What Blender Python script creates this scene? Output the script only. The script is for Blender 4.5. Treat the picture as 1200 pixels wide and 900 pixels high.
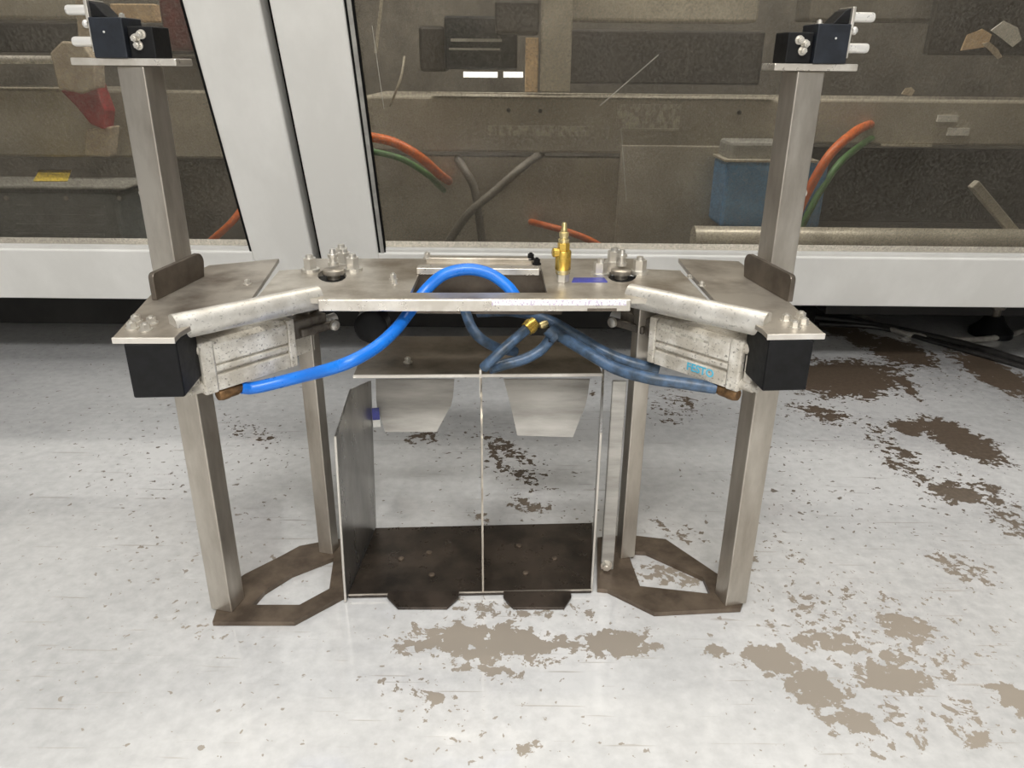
import bpy, bmesh, math, random
from mathutils import Vector, Matrix

for o in list(bpy.data.objects):
    bpy.data.objects.remove(o, do_unlink=True)
S = bpy.context.scene
COL = S.collection

# ---------------------------------------------------------------- camera
PITCH, ROLL, FPX, HC = math.radians(22.66), math.radians(0.56), 898.0, 0.62
FW = Vector((0, math.cos(PITCH), -math.sin(PITCH)))
R0 = Vector((1, 0, 0)); U0 = Vector((0, math.sin(PITCH), math.cos(PITCH)))
RT = R0 * math.cos(ROLL) + U0 * math.sin(ROLL)
UP = U0 * math.cos(ROLL) - R0 * math.sin(ROLL)
CAM = Vector((0, 0, HC))
cam = bpy.data.cameras.new('camera'); camo = bpy.data.objects.new('camera', cam)
COL.objects.link(camo)
camo.matrix_world = Matrix(((RT.x, UP.x, -FW.x, 0), (RT.y, UP.y, -FW.y, 0), (RT.z, UP.z, -FW.z, HC), (0, 0, 0, 1)))
cam.sensor_fit = 'HORIZONTAL'; cam.sensor_width = 36; cam.lens = 36 * FPX / 1200
cam.clip_start = 0.02; cam.clip_end = 60
S.camera = camo

# ---------------------------------------------------------------- light
w = bpy.data.worlds.new('hall'); S.world = w; w.use_nodes = True
bg = w.node_tree.nodes['Background']
bg.inputs[0].default_value = (0.93, 0.97, 1.0, 1); bg.inputs[1].default_value = 0.10

def area(name, loc, rot, sx, sy, power, col=(1, .985, .965)):
    l = bpy.data.lights.new(name, 'AREA'); l.shape = 'RECTANGLE'; l.size = sx; l.size_y = sy
    l.energy = power; l.color = col
    o = bpy.data.objects.new(name, l); COL.objects.link(o); o.location = loc; o.rotation_euler = rot
    return o
# ceiling luminaires of the hall, over the aisle in front of the machine
area('ceiling_lamp_near', (-0.1, -1.5, 3.0), (math.radians(-14), 0, 0), 2.0, 0.8, 135)
area('ceiling_lamp_aisle', (-0.1, 0.25, 3.2), (0, 0, 0), 2.6, 0.5, 26)

vs = S.view_settings
S.display_settings.display_device = 'sRGB'
vs.view_transform = 'Standard'; vs.look = 'None'; vs.gamma = 1; vs.use_curve_mapping = False
vs.exposure = 0.28

# ---------------------------------------------------------------- pixel -> world
def ray(px, py): return FW + RT * ((px - 600) / FPX) - UP * ((py - 450) / FPX)
def pz(px, py, z):
    d = ray(px, py); return CAM + d * ((z - HC) / d.z)
def pY(px, py, Y):
    d = ray(px, py); return CAM + d * (Y / d.y)
def pplane(px, py, p, n):
    d = ray(px, py); return CAM + d * ((p - CAM).dot(n) / d.dot(n))
def pv(X, Y, py):
    # height at which the vertical line through (X, Y) crosses image row py
    lo, hi = -0.2, 1.6
    for _ in range(50):
        m = (lo + hi) / 2; d = Vector((X, Y, m)) - CAM
        y = 450 - FPX * d.dot(UP) / d.dot(FW)
        if y > py: lo = m
        else: hi = m
    return (lo + hi) / 2

# ---------------------------------------------------------------- materials
MATS = {}
def new_mat(name):
    m = bpy.data.materials.new(name); m.use_nodes = True
    nt = m.node_tree; b = nt.nodes['Principled BSDF']
    MATS[name] = m
    return m, nt, b
def N(nt, t, **k):
    n = nt.nodes.new(t)
    for a, v in k.items(): setattr(n, a, v)
    return n
def L(nt, a, b): nt.links.new(a, b)
def ramp(nt, src, stops):
    r = N(nt, 'ShaderNodeValToRGB'); e = r.color_ramp.elements
    while len(e) < len(stops): e.new(0.5)
    for i, (p, c) in enumerate(stops):
        e[i].position = p; e[i].color = (c[0], c[1], c[2], 1) if not isinstance(c, (int, float)) else (c, c, c, 1)
    L(nt, src, r.inputs[0]); return r
def mixc(nt, fac, a, b):
    m = N(nt, 'ShaderNodeMix', data_type='RGBA')
    for i, v in ((0, fac), (6, a), (7, b)):
        if hasattr(v, 'links'): L(nt, v, m.inputs[i])
        elif i == 0: m.inputs[0].default_value = v
        else: m.inputs[i].default_value = (*v, 1)
    return m.outputs[2]
def noise(nt, scale, detail=4, rough=.55, vec=None, dist=0):
    n = N(nt, 'ShaderNodeTexNoise'); n.inputs['Scale'].default_value = scale
    n.inputs['Detail'].default_value = detail; n.inputs['Roughness'].default_value = rough
    n.inputs['Distortion'].default_value = dist
    if vec is not None: L(nt, vec, n.inputs['Vector'])
    return n
def coords(nt, scale=(1, 1, 1), rot=(0, 0, 0)):
    t = N(nt, 'ShaderNodeTexCoord'); m = N(nt, 'ShaderNodeMapping')
    m.inputs['Scale'].default_value = scale; m.inputs['Rotation'].default_value = rot
    L(nt, t.outputs['Object'], m.inputs['Vector']); return m.outputs[0]
def worn(name, base, dirt, metallic=0., rough=.45, amount=.5, scale=28, stretch=(1, 1, 1), spec=.5, bump=.0, rvar=.12, speck=0):
    m, nt, b = new_mat(name)
    v = coords(nt, stretch)
    n = noise(nt, scale, 6, .62, v)
    r = ramp(nt, n.outputs[0], [(max(0., .62 - amount * .5), 0.), (min(1., .62 - amount * .5 + .28), 1.)])
    c = mixc(nt, r.outputs[0], dirt, base)
    if speck:
        n3 = noise(nt, scale * 9, 2, .5, v)
        r3 = ramp(nt, n3.outputs[0], [(.30, speck), (.40, 0.)])
        c = mixc(nt, r3.outputs[0], c, tuple(x * .35 for x in dirt))
    L(nt, c, b.inputs['Base Color'])
    b.inputs['Metallic'].default_value = metallic
    b.inputs['Specular IOR Level'].default_value = spec
    n2 = noise(nt, scale * 2.3, 4, .6, v)
    mr = N(nt, 'ShaderNodeMapRange'); L(nt, n2.outputs[0], mr.inputs[0])
    mr.inputs[3].default_value = max(.03, rough - rvar); mr.inputs[4].default_value = min(1, rough + rvar)
    L(nt, mr.outputs[0], b.inputs['Roughness'])
    if bump:
        bp = N(nt, 'ShaderNodeBump'); bp.inputs['Strength'].default_value = bump; bp.inputs['Distance'].default_value = .001
        L(nt, n2.outputs[0], bp.inputs['Height']); L(nt, bp.outputs[0], b.inputs['Normal'])
    return m

worn('steel_plate', (.64, .60, .53), (.30, .255, .20), .7, .34, .52, 14, (1, 1, 1), bump=.05)
worn('steel_wing', (.52, .475, .41), (.17, .135, .105), .7, .36, .72, 13, (1, 1, 1), bump=.05)
worn('steel_bright', (.82, .79, .73), (.58, .54, .48), .7, .30, .35, 26)
worn('steel_edge', (.88, .85, .80), (.70, .66, .60), .6, .35, .25, 30)
worn('steel_tube', (.55, .51, .45), (.38, .34, .29), .8, .36, .5, 30, (1, 1, .25), bump=.05)
worn('flap_steel', (.50, .48, .445), (.30, .285, .26), .45, .5, .55, 18, (.35, 1, 2.2))
worn('scratch_pale', (.42, .40, .35), (.30, .28, .24), 0, .5, .5, 60)
worn('steel_sheet', (.44, .43, .41), (.22, .21, .195), .85, .30, .6, 14, (1, 1, .4))
worn('rail_steel', (.76, .735, .68), (.56, .53, .475), .45, .36, .45, 34, speck=.5)
worn('brown_steel', (.20, .155, .115), (.10, .075, .055), .55, .42, .5, 24, bump=.1)
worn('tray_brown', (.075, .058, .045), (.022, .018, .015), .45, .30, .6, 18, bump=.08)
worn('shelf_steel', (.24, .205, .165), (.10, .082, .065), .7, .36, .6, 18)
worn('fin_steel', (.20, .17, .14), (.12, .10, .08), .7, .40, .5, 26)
worn('cylinder_cast', (.84, .81, .74), (.50, .46, .39), .1, .42, .36, 40, speck=.8)
worn('clevis_dark', (.20, .175, .145), (.06, .05, .042), .6, .4, .6, 60)
worn('black_plastic', (.010, .010, .011), (.006, .006, .006), 0, .5, .5, 60, spec=.22, bump=.15)
worn('black_box', (.022, .026, .034), (.014, .016, .02), 0, .4, .5, 60, spec=.3)
worn('bolt_steel', (.86, .84, .79), (.70, .67, .61), .75, .30, .2, 24, rvar=.04)
worn('pin_steel', (.92, .90, .86), (.84, .82, .78), .45, .28, .2, 20, rvar=.04)
worn('dark_hole', (.012, .011, .01), (.006, .006, .006), 0, .6, .5, 40)
worn('blue_hose', (.012, .22, .80), (.01, .17, .68), 0, .30, .25, 30)
worn('shaded_dusty_hose', (.075, .135, .235), (.035, .055, .08), 0, .38, .5, 70)  # same blue hose, its shade under the plate and its dust both coloured in
worn('brass', (.86, .62, .14), (.66, .44, .09), .75, .25, .25, 40, rvar=.05)
worn('pale_brass', (.84, .74, .46), (.66, .54, .26), .75, .28, .25, 40, rvar=.05)
worn('copper_fitting', (.30, .17, .075), (.12, .07, .035), .6, .42, .5, 120)
worn('cyan_print', (.03, .42, .66), (.10, .50, .70), 0, .5, .3, 200)
worn('frame_paint', (.79, .778, .745), (.70, .688, .655), 0, .38, .32, 7, (1, 1, .5), rvar=.08)
worn('gasket', (.008, .008, .008), (.005, .005, .005), 0, .7, .5, 40, spec=.1)
worn('gasket_grey', (.42, .41, .38), (.30, .29, .27), .2, .45, .4, 40)
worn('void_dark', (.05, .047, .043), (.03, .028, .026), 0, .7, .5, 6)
worn('machine_paint', (.47, .44, .375), (.33, .305, .255), .1, .40, .5, 6, speck=.2)
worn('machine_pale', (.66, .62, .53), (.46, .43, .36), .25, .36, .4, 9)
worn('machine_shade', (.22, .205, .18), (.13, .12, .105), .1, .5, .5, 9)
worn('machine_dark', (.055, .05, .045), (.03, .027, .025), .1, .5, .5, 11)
worn('motor_black', (.022, .026, .032), (.012, .014, .018), .2, .35, .5, 20)
worn('motor_blue', (.14, .36, .66), (.09, .24, .46), .1, .32, .4, 20)
worn('motor_grey', (.19, .22, .23), (.11, .13, .135), .1, .42, .5, 18, speck=.4)
worn('motor_lid', (.36, .36, .34), (.25, .25, .235), .15, .4, .5, 18)
worn('yellow_label', (.95, .78, .08), (.7, .52, .06), 0, .5, .3, 160)
worn('white_label_and_glint', (.85, .84, .80), (.70, .69, .65), 0, .45, .3, 60)  # white labels, and the painted reflections on the conveyor beam
worn('red_paint', (.42, .05, .06), (.26, .03, .035), 0, .4, .5, 30)
worn('red_dark', (.16, .03, .03), (.08, .02, .02), 0, .45, .5, 30)
worn('cream_plastic', (.62, .55, .44), (.46, .38, .29), 0, .4, .5, 40)
worn('cardboard', (.66, .49, .31), (.50, .36, .22), 0, .7, .5, 30)
worn('orange_cable', (.80, .20, .04), (.62, .13, .03), 0, .42, .4, 50)
worn('green_cable', (.10, .26, .08), (.07, .17, .06), 0, .45, .5, 50)
worn('black_cable', (.018, .017, .016), (.03, .028, .026), 0, .45, .5, 60)
worn('grey_cable', (.40, .38, .34), (.24, .22, .20), 0, .45, .5, 60)
worn('blue_tape', (.06, .07, .36), (.04, .045, .2), 0, .4, .5, 80)

# printed strip: white tape with a row of tiny illegible purple marks
m, nt, b = new_mat('printed_strip')
v = coords(nt, (620, 300, 300)); n = noise(nt, 1.0, 2, .5, v)
r = ramp(nt, n.outputs[0], [(.36, (.55, .46, .62)), (.46, (.88, .86, .86))])
L(nt, r.outputs[0], b.inputs['Base Color']); b.inputs['Roughness'].default_value = .4
m, nt, b = new_mat('faint_print')
v = coords(nt, (150, 150, 60)); n = noise(nt, 1.0, 2, .6, v)
r = ramp(nt, n.outputs[0], [(.42, (.36, .335, .285)), (.58, (.60, .57, .49))])
L(nt, r.outputs[0], b.inputs['Base Color']); b.inputs['Roughness'].default_value = .5
m, nt, b = new_mat('gap_daylight')  # emissive colour for hall daylight seen through a gap
b.inputs['Emission Color'].default_value = (1, .98, .94, 1); b.inputs['Emission Strength'].default_value = 2.6
v = coords(nt); n = noise(nt, 20, 2, .5, v); r = ramp(nt, n.outputs[0], [(0, (.8, .8, .78)), (1, (.9, .9, .88))])
L(nt, r.outputs[0], b.inputs['Base Color'])

# dusty scratched guard pane: clear sheet, dust film and a soft gloss
m, nt, b = new_mat('guard_pane')
out = nt.nodes['Material Output']
tr = N(nt, 'ShaderNodeBsdfTransparent'); tr.inputs[0].default_value = (.84, .815, .76, 1)
v = coords(nt, (1, 1, .05)); n = noise(nt, 330, 2, .6, v)
v2 = coords(nt); n2 = noise(nt, 3.2, 6, .62, v2); n3 = noise(nt, 260, 2, .6, v2)
b.inputs['Base Color'].default_value = (.185, .168, .14, 1); b.inputs['Roughness'].default_value = .16
r1 = ramp(nt, n.outputs[0], [(.35, .0), (.75, .13)])
r2 = ramp(nt, n2.outputs[0], [(.36, .0), (.72, .17)])
r3 = ramp(nt, n3.outputs[0], [(.42, 0.), (.68, .20)])
a2 = N(nt, 'ShaderNodeMath', operation='ADD'); L(nt, r1.outputs[0], a2.inputs[0]); L(nt, r2.outputs[0], a2.inputs[1])
a3 = N(nt, 'ShaderNodeMath', operation='ADD'); L(nt, a2.outputs[0], a3.inputs[0]); L(nt, r3.outputs[0], a3.inputs[1])
fr = N(nt, 'ShaderNodeFresnel'); fr.inputs[0].default_value = 1.32
a4 = N(nt, 'ShaderNodeMath', operation='ADD'); L(nt, a3.outputs[0], a4.inputs[0]); L(nt, fr.outputs[0], a4.inputs[1])
mx = N(nt, 'ShaderNodeMixShader'); L(nt, a4.outputs[0], mx.inputs[0]); L(nt, tr.outputs[0], mx.inputs[1]); L(nt, b.outputs[0], mx.inputs[2])
L(nt, mx.outputs[0], out.inputs['Surface'])

# painted concrete floor with worn patches
def floor_material():
    m, nt, b = new_mat('floor_paint')
    tc = N(nt, 'ShaderNodeTexCoord'); P = tc.outputs['Object']
    def math_(op, a, bb=None, c=None):
        n = N(nt, 'ShaderNodeMath', operation=op)
        for i, x in enumerate((a, bb, c)):
            if x is None: continue
            if hasattr(x, 'links'): L(nt, x, n.inputs[i])
            else: n.inputs[i].default_value = x
        return n.outputs[0]
    # patches: pixel centre, half length / half width in metres, heading of the long axis in the photo (from, to), depth
    nb = noise(nt, 24, 10, .72, P, .8)
    nf = noise(nt, 75, 6, .62, P, .3)
    at = N(nt, 'ShaderNodeAttribute', attribute_name='wear'); tot = at.outputs['Fac']
    nn = math_('MULTIPLY_ADD', nb.outputs[0], 1.55, -.775)
    nn2 = math_('MULTIPLY_ADD', nf.outputs[0], 1.5, -.75)
    val = math_('ADD', math_('ADD', tot, nn), nn2)
    wear = ramp(nt, val, [(.52, 0.), (.545, 1.)])
    # small chips everywhere, more on the right
    nc = noise(nt, 95, 3, .5, P, .4)
    nd = noise(nt, 3.0, 3, .5, P)
    chips = math_('SUBTRACT', nc.outputs[0], math_('MULTIPLY_ADD', nd.outputs[0], -.22, .782))
    chipm = ramp(nt, chips, [(.0, 0.), (.012, .9)])
    # scratches: stretched noise in two headings
    scr = None
    for rot, sc in ((.6, 26), (-.9, 22), (.15, 30)):
        mp = N(nt, 'ShaderNodeMapping'); mp.inputs['Rotation'].default_value = (0, 0, rot); mp.inputs['Scale'].default_value = (.07, 1.6, 1)
        L(nt, P, mp.inputs['Vector'])
        ns = noise(nt, sc * 4, 2, .5, mp.outputs[0])
        r = ramp(nt, ns.outputs[0], [(.70, 0.), (.73, .5)])
        scr = r.outputs[0] if scr is None else math_('MAXIMUM', scr, r.outputs[0])
    mask = math_('MAXIMUM', math_('MAXIMUM', wear.outputs[0], chipm.outputs[0]), scr)
    ng = noise(nt, 2.2, 5, .6, P); ng2 = noise(nt, 60, 4, .6, P)
    paint = ramp(nt, math_('ADD', math_('MULTIPLY', ng.outputs[0], .66), math_('MULTIPLY', ng2.outputs[0], .34)),
                 [(.36, (.50, .50, .495)), (.58, (.68, .678, .668))])
    nw = noise(nt, 130, 5, .6, P)
    conc = ramp(nt, nw.outputs[0], [(.3, (.120, .092, .066)), (.7, (.20, .16, .118))])
    # the concrete is darker towards the machine
    sx = N(nt, 'ShaderNodeSeparateXYZ'); L(nt, P, sx.inputs[0])
    conc_tone = N(nt, 'ShaderNodeMapRange'); L(nt, sx.outputs[1], conc_tone.inputs[0])
    conc_tone.inputs[1].default_value = .70; conc_tone.inputs[2].default_value = 1.15
    conc2 = mixc(nt, conc_tone.outputs[0], (.30, .262, .215), conc.outputs[0])
    conc_tone2 = N(nt, 'ShaderNodeMapRange'); L(nt, sx.outputs[1], conc_tone2.inputs[0])
    conc_tone2.inputs[1].default_value = .9; conc_tone2.inputs[2].default_value = 1.25
    conc3 = mixc(nt, conc_tone2.outputs[0], conc2, mixc(nt, nw.outputs[0], (.065, .045, .030), (.13, .095, .065)))
    L(nt, mixc(nt, mask, paint.outputs[0], conc3), b.inputs['Base Color'])
    rr = N(nt, 'ShaderNodeMapRange'); L(nt, mask, rr.inputs[0]); rr.inputs[3].default_value = .14; rr.inputs[4].default_value = .62
    L(nt, rr.outputs[0], b.inputs['Roughness'])
    cw = N(nt, 'ShaderNodeMapRange'); L(nt, mask, cw.inputs[0]); cw.inputs[3].default_value = 1.0; cw.inputs[4].default_value = 0.0
    L(nt, cw.outputs[0], b.inputs['Coat Weight']); b.inputs['Coat Roughness'].default_value = .09; b.inputs['Coat IOR'].default_value = 1.75
    bp = N(nt, 'ShaderNodeBump'); bp.inputs['Strength'].default_value = .25; bp.inputs['Distance'].default_value = .002; bp.invert = True
    hh = math_('MULTIPLY_ADD', ng2.outputs[0], .06, mask); L(nt, hh, bp.inputs['Height']); L(nt, bp.outputs[0], b.inputs['Normal'])
    return m
floor_material()

# ---------------------------------------------------------------- mesh helpers
def mesh_obj(name, bm, mat, parent=None, bevel=0, smooth=False, seg=2):
    me = bpy.data.meshes.new(name)
    bmesh.ops.recalc_face_normals(bm, faces=bm.faces[:])
    for f in bm.faces: f.smooth = bool(smooth)
    if smooth:
        for e in bm.edges:
            if len(e.link_faces) == 2 and e.calc_face_angle(0) > math.radians(40): e.smooth = False
    bm.to_mesh(me); bm.free()
    me.materials.append(MATS[mat])
    o = bpy.data.objects.new(name, me); COL.objects.link(o)
    if parent is not None:
        o.parent = parent
        if parent.type == 'EMPTY': o.location = -Vector(parent['base'])
    if bevel:
        md = o.modifiers.new('bevel', 'BEVEL'); md.width = bevel; md.segments = seg; md.limit_method = 'ANGLE'; md.angle_limit = math.radians(35)
    return o
def thing(name, label, cat, base, group=None):
    o = bpy.data.objects.new(name, None); COL.objects.link(o)
    o.empty_display_size = .02
    o.location = base; o['base'] = list(base); o['label'] = label; o['category'] = cat
    if group: o['group'] = group
    return o
def tag(o, label, cat, group=None):
    o['label'] = label; o['category'] = cat
    if group: o['group'] = group
    return o
def struct(name, bm, mat, **k):
    o = mesh_obj(name, bm, mat, **k); o['kind'] = 'structure'; return o

def add_hexa(bm, lo4, hi4):
    a = [bm.verts.new(p) for p in lo4]; c = [bm.verts.new(p) for p in hi4]
    bm.faces.new(a[::-1]); bm.faces.new(c)
    for i in range(len(a)):
        j = (i + 1) % len(a); bm.faces.new((a[i], a[j], c[j], c[i]))
def box(bm, x0, x1, y0, y1, z0, z1):
    add_hexa(bm, [(x0, y0, z0), (x1, y0, z0), (x1, y1, z0), (x0, y1, z0)], [(x0, y0, z1), (x1, y0, z1), (x1, y1, z1), (x0, y1, z1)])
    return bm
def obox(bm, o, ax, ay, az, a, b_, c):
    # box spanning a=(a0,a1) on ax, b_ on ay, c on az from origin o
    P = lambda i, j, k: o + ax * a[i] + ay * b_[j] + az * c[k]
    add_hexa(bm, [P(0, 0, 0), P(1, 0, 0), P(1, 1, 0), P(0, 1, 0)], [P(0, 0, 1), P(1, 0, 1), P(1, 1, 1), P(0, 1, 1)])
    return bm
def B(): return bmesh.new()
def prism(bm, pts, z0, z1):
    add_hexa(bm, [(p[0], p[1], z0) for p in pts], [(p[0], p[1], z1) for p in pts]); return bm
def prism_hole(bm, outer, holes, z0, z1):
    loops = []
    edges = []
    for pts in [outer] + holes:
        vs_ = [bm.verts.new((p[0], p[1], z0)) for p in pts]
        loops.append(vs_)
        for i in range(len(vs_)): edges.append(bm.edges.new((vs_[i], vs_[(i + 1) % len(vs_)])))
    res = bmesh.ops.triangle_fill(bm, use_beauty=True, use_dissolve=True, edges=edges, normal=(0, 0, 1))
    faces = [g for g in res['geom'] if isinstance(g, bmesh.types.BMFace)]
    if not faces: faces = bm.faces[:]
    ex = bmesh.ops.extrude_face_region(bm, geom=faces)
    for g in ex['geom']:
        if isinstance(g, bmesh.types.BMVert): g.co.z = z1
    return bm
def cyl(bm, p0, p1, r0, r1=None, seg=20, caps=True):
    p0 = Vector(p0); p1 = Vector(p1); r1 = r0 if r1 is None else r1
    d = (p1 - p0).normalized(); a = d.orthogonal().normalized(); c = d.cross(a)
    A = []; Bv = []
    for i in range(seg):
        t = 2 * math.pi * i / seg; u = a * math.cos(t) + c * math.sin(t)
        A.append(bm.verts.new(p0 + u * r0)); Bv.append(bm.verts.new(p1 + u * r1))
    for i in range(seg):
        j = (i + 1) % seg; bm.faces.new((A[i], A[j], Bv[j], Bv[i]))
    if caps: bm.faces.new(A[::-1]); bm.faces.new(Bv)
    return bm
def lathe(bm, base, axis, prof, seg=20):
    base = Vector(base); axis = Vector(axis).normalized(); a = axis.orthogonal().normalized(); c = axis.cross(a)
    rings = []
    for (h, r) in prof:
        rings.append([bm.verts.new(base + axis * h + (a * math.cos(2 * math.pi * i / seg) + c * math.sin(2 * math.pi * i / seg)) * r) for i in range(seg)])
    for k in range(len(rings) - 1):
        for i in range(seg):
            j = (i + 1) % seg; bm.faces.new((rings[k][i], rings[k][j], rings[k + 1][j], rings[k + 1][i]))
    bm.faces.new(rings[0][::-1]); bm.faces.new(rings[-1])
    return bm
def spline(pts, n=10):
    pts = [Vector(p) for p in pts]; P = [pts[0] * 2 - pts[1]] + pts + [pts[-1] * 2 - pts[-2]]
    out = []
    for i in range(1, len(P) - 2):
        for k in range(n):
            t = k / n
            out.append(.5 * ((2 * P[i]) + (P[i + 1] - P[i - 1]) * t + (2 * P[i - 1] - 5 * P[i] + 4 * P[i + 1] - P[i + 2]) * t * t + (3 * P[i] - P[i - 1] - 3 * P[i + 1] + P[i + 2]) * t ** 3))
    out.append(pts[-1]); return out
def tube(bm, path, r, seg=14):
    rings = []; prev = None
    for i, p in enumerate(path):
        d = (path[min(i + 1, len(path) - 1)] - path[max(i - 1, 0)]).normalized()
        a = d.orthogonal().normalized() if prev is None else (prev - d * prev.dot(d)).normalized()
        prev = a; c = d.cross(a)
        rings.append([bm.verts.new(p + (a * math.cos(2 * math.pi * k / seg) + c * math.sin(2 * math.pi * k / seg)) * r) for k in range(seg)])
    for q in range(len(rings) - 1):
        for k in range(seg):
            j = (k + 1) % seg; bm.faces.new((rings[q][k], rings[q][j], rings[q + 1][j], rings[q + 1][k]))
    bm.faces.new(rings[0][::-1]); bm.faces.new(rings[-1])
    return bm
def hexbolt(bm, p, axis, r, h, washer=True, socket=True):
    p = Vector(p); axis = Vector(axis).normalized()
    if washer: cyl(bm, p, p + axis * h * .18, r * 1.35, seg=20)
    q = p + axis * (h * .18 if washer else 0)
    cyl(bm, q, q + axis * h * .62, r, seg=6)
    cyl(bm, q + axis * h * .62, q + axis * h * .82, r * .55, r * .5, seg=12)
    return bm
def sqtube(bm, cx, cy, s, ang, z0, z1, wall=.0025):
    ax = Vector((math.cos(ang), math.sin(ang), 0)); ay = Vector((-math.sin(ang), math.cos(ang), 0))
    c = Vector((cx, cy, 0))
    ring = lambda h, z: [c + ax * (i * h) + ay * (j * h) + Vector((0, 0, z)) for i, j in ((-1, -1), (1, -1), (1, 1), (-1, 1))]
    o0, o1 = ring(s / 2, z0), ring(s / 2, z1); i0, i1 = ring(s / 2 - wall, z0), ring(s / 2 - wall, z1)
    V = [[bm.verts.new(p) for p in q] for q in (o0, o1, i0, i1)]
    for k in range(4):
        j = (k + 1) % 4
        bm.faces.new((V[0][k], V[0][j], V[1][j], V[1][k])); bm.faces.new((V[2][j], V[2][k], V[3][k], V[3][j]))
        bm.faces.new((V[1][k], V[1][j], V[3][j], V[3][k])); bm.faces.new((V[0][j], V[0][k], V[2][k], V[2][j]))
    return bm
Z3 = Vector((0, 0, 1))

# ================================================================ SETTING
# worn places of the paint: end pixels of the long axis, half height in pixels, depth of wear
PATCHES = [((950, 425), (1036, 462), 36, 1.0), ((990, 396), (1030, 398), 12, .95), ((1030, 395), (1078, 430), 26, 1.0), ((1050, 435), (1080, 472), 9, .85),
           ((1085, 490), (1172, 545), 22, 1.0), ((1042, 492), (1085, 512), 9, .9), ((1120, 408), (1215, 470), 18, 1.0), ((1090, 568), (1150, 590), 15, .92),
           ((1030, 530), (1065, 562), 7, .7), ((1000, 480), (1120, 600), 30, .52), ((1120, 540), (1230, 660), 34, .56), ((920, 470), (1010, 500), 14, .6),
           ((955, 378), (1010, 388), 12, .9), ((470, 748), (680, 756), 24, .88), ((520, 775), (610, 790), 10, .72), ((676, 756), (770, 752), 18, .88), ((868, 765), (945, 785), 16, .9),
           ((915, 800), (1000, 815), 26, .86), ((960, 838), (1040, 850), 13, .95), ((1000, 790), (1095, 800), 18, .9), ((1020, 722), (1105, 745), 18, .78),
           ((925, 748), (1010, 755), 12, .82), ((1166, 815), (1215, 818), 18, .88), ((598, 880), (636, 874), 8, .85), ((486, 822), (524, 818), 7, .75),
           ((824, 765), (853, 764), 9, .85), ((1120, 875), (1170, 865), 8, .8), ((1090, 640), (1170, 690), 30, .50), ((880, 640), (960, 640), 30, .34),
           ((850, 700), (1200, 790), 70, .44), ((960, 870), (1200, 830), 50, .44), ((470, 715), (760, 715), 22, .46), ((560, 500), (640, 580), 34, .56), ((600, 585), (645, 600), 14, .6),
           ((470, 508), (520, 512), 12, .60), ((540, 600), (580, 612), 10, .58), ((880, 640), (890, 700), 14, .55), ((740, 660), (830, 690), 18, .62), ((760, 610), (830, 640), 18, .5),
           ((750, 470), (830, 480), 22, .50), ((250, 495), (330, 515), 12, .46), ((180, 700), (280, 760), 30, .30), ((420, 790), (560, 850), 34, .42), ((690, 480), (700, 440), 6, .7)]
def lin(a, b, n): return [a + (b - a) * i / n for i in range(n)]
gxs = [-4, -2.5] + lin(-1.3, 1.7, 250) + [1.7, 2.6, 4]
gys = [-2.5, -1] + lin(.30, 2.2, 160) + [2.2, 3, 4.2]
ell = []
for (e0, e1, th, dep) in PATCHES:
    q0, q1 = pz(*e0, 0), pz(*e1, 0); p = (q0 + q1) / 2; ax = q1 - q0
    a = ax.length / 2 * 1.05; ax.normalize()
    mx_, my_ = (e0[0] + e1[0]) / 2, (e0[1] + e1[1]) / 2
    tv = (pz(mx_, my_ - th, 0) - pz(mx_, my_ + th, 0)) / 2
    ell.append((p.x, p.y, ax.x, ax.y, a, max(.004, abs(tv.x * -ax.y + tv.y * ax.x)), dep))
fv = []; wear = []
for y in gys:
    for x in gxs:
        fv.append((x, y, 0)); t = 0.
        for (cx, cy, ux, uy, a, b_, dep) in ell:
            ex, ey = x - cx, y - cy
            if abs(ex) > .4 or abs(ey) > .5: continue
            r = math.hypot((ex * ux + ey * uy) / a, (-ex * uy + ey * ux) / b_)
            t = max(t, dep * min(1., max(0., 1.32 - .8 * r)))
        wear.append(t)
nx_ = len(gxs)
ff = [(j * nx_ + i, j * nx_ + i + 1, (j + 1) * nx_ + i + 1, (j + 1) * nx_ + i) for j in range(len(gys) - 1) for i in range(nx_ - 1)]
me = bpy.data.meshes.new('floor'); me.from_pydata(fv, [], ff); me.update()
at = me.attributes.new('wear', 'FLOAT', 'POINT'); at.data.foreach_set('value', wear)
me.materials.append(MATS['floor_paint'])
o = bpy.data.objects.new('floor', me); COL.objects.link(o); o['kind'] = 'structure'
struct('added_bounce_wall', box(B(), -4, 4, -2.6, -2.5, 0, 3.6), 'frame_paint')      # unseen hall wall added to reflect light onto the front faces

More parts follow.
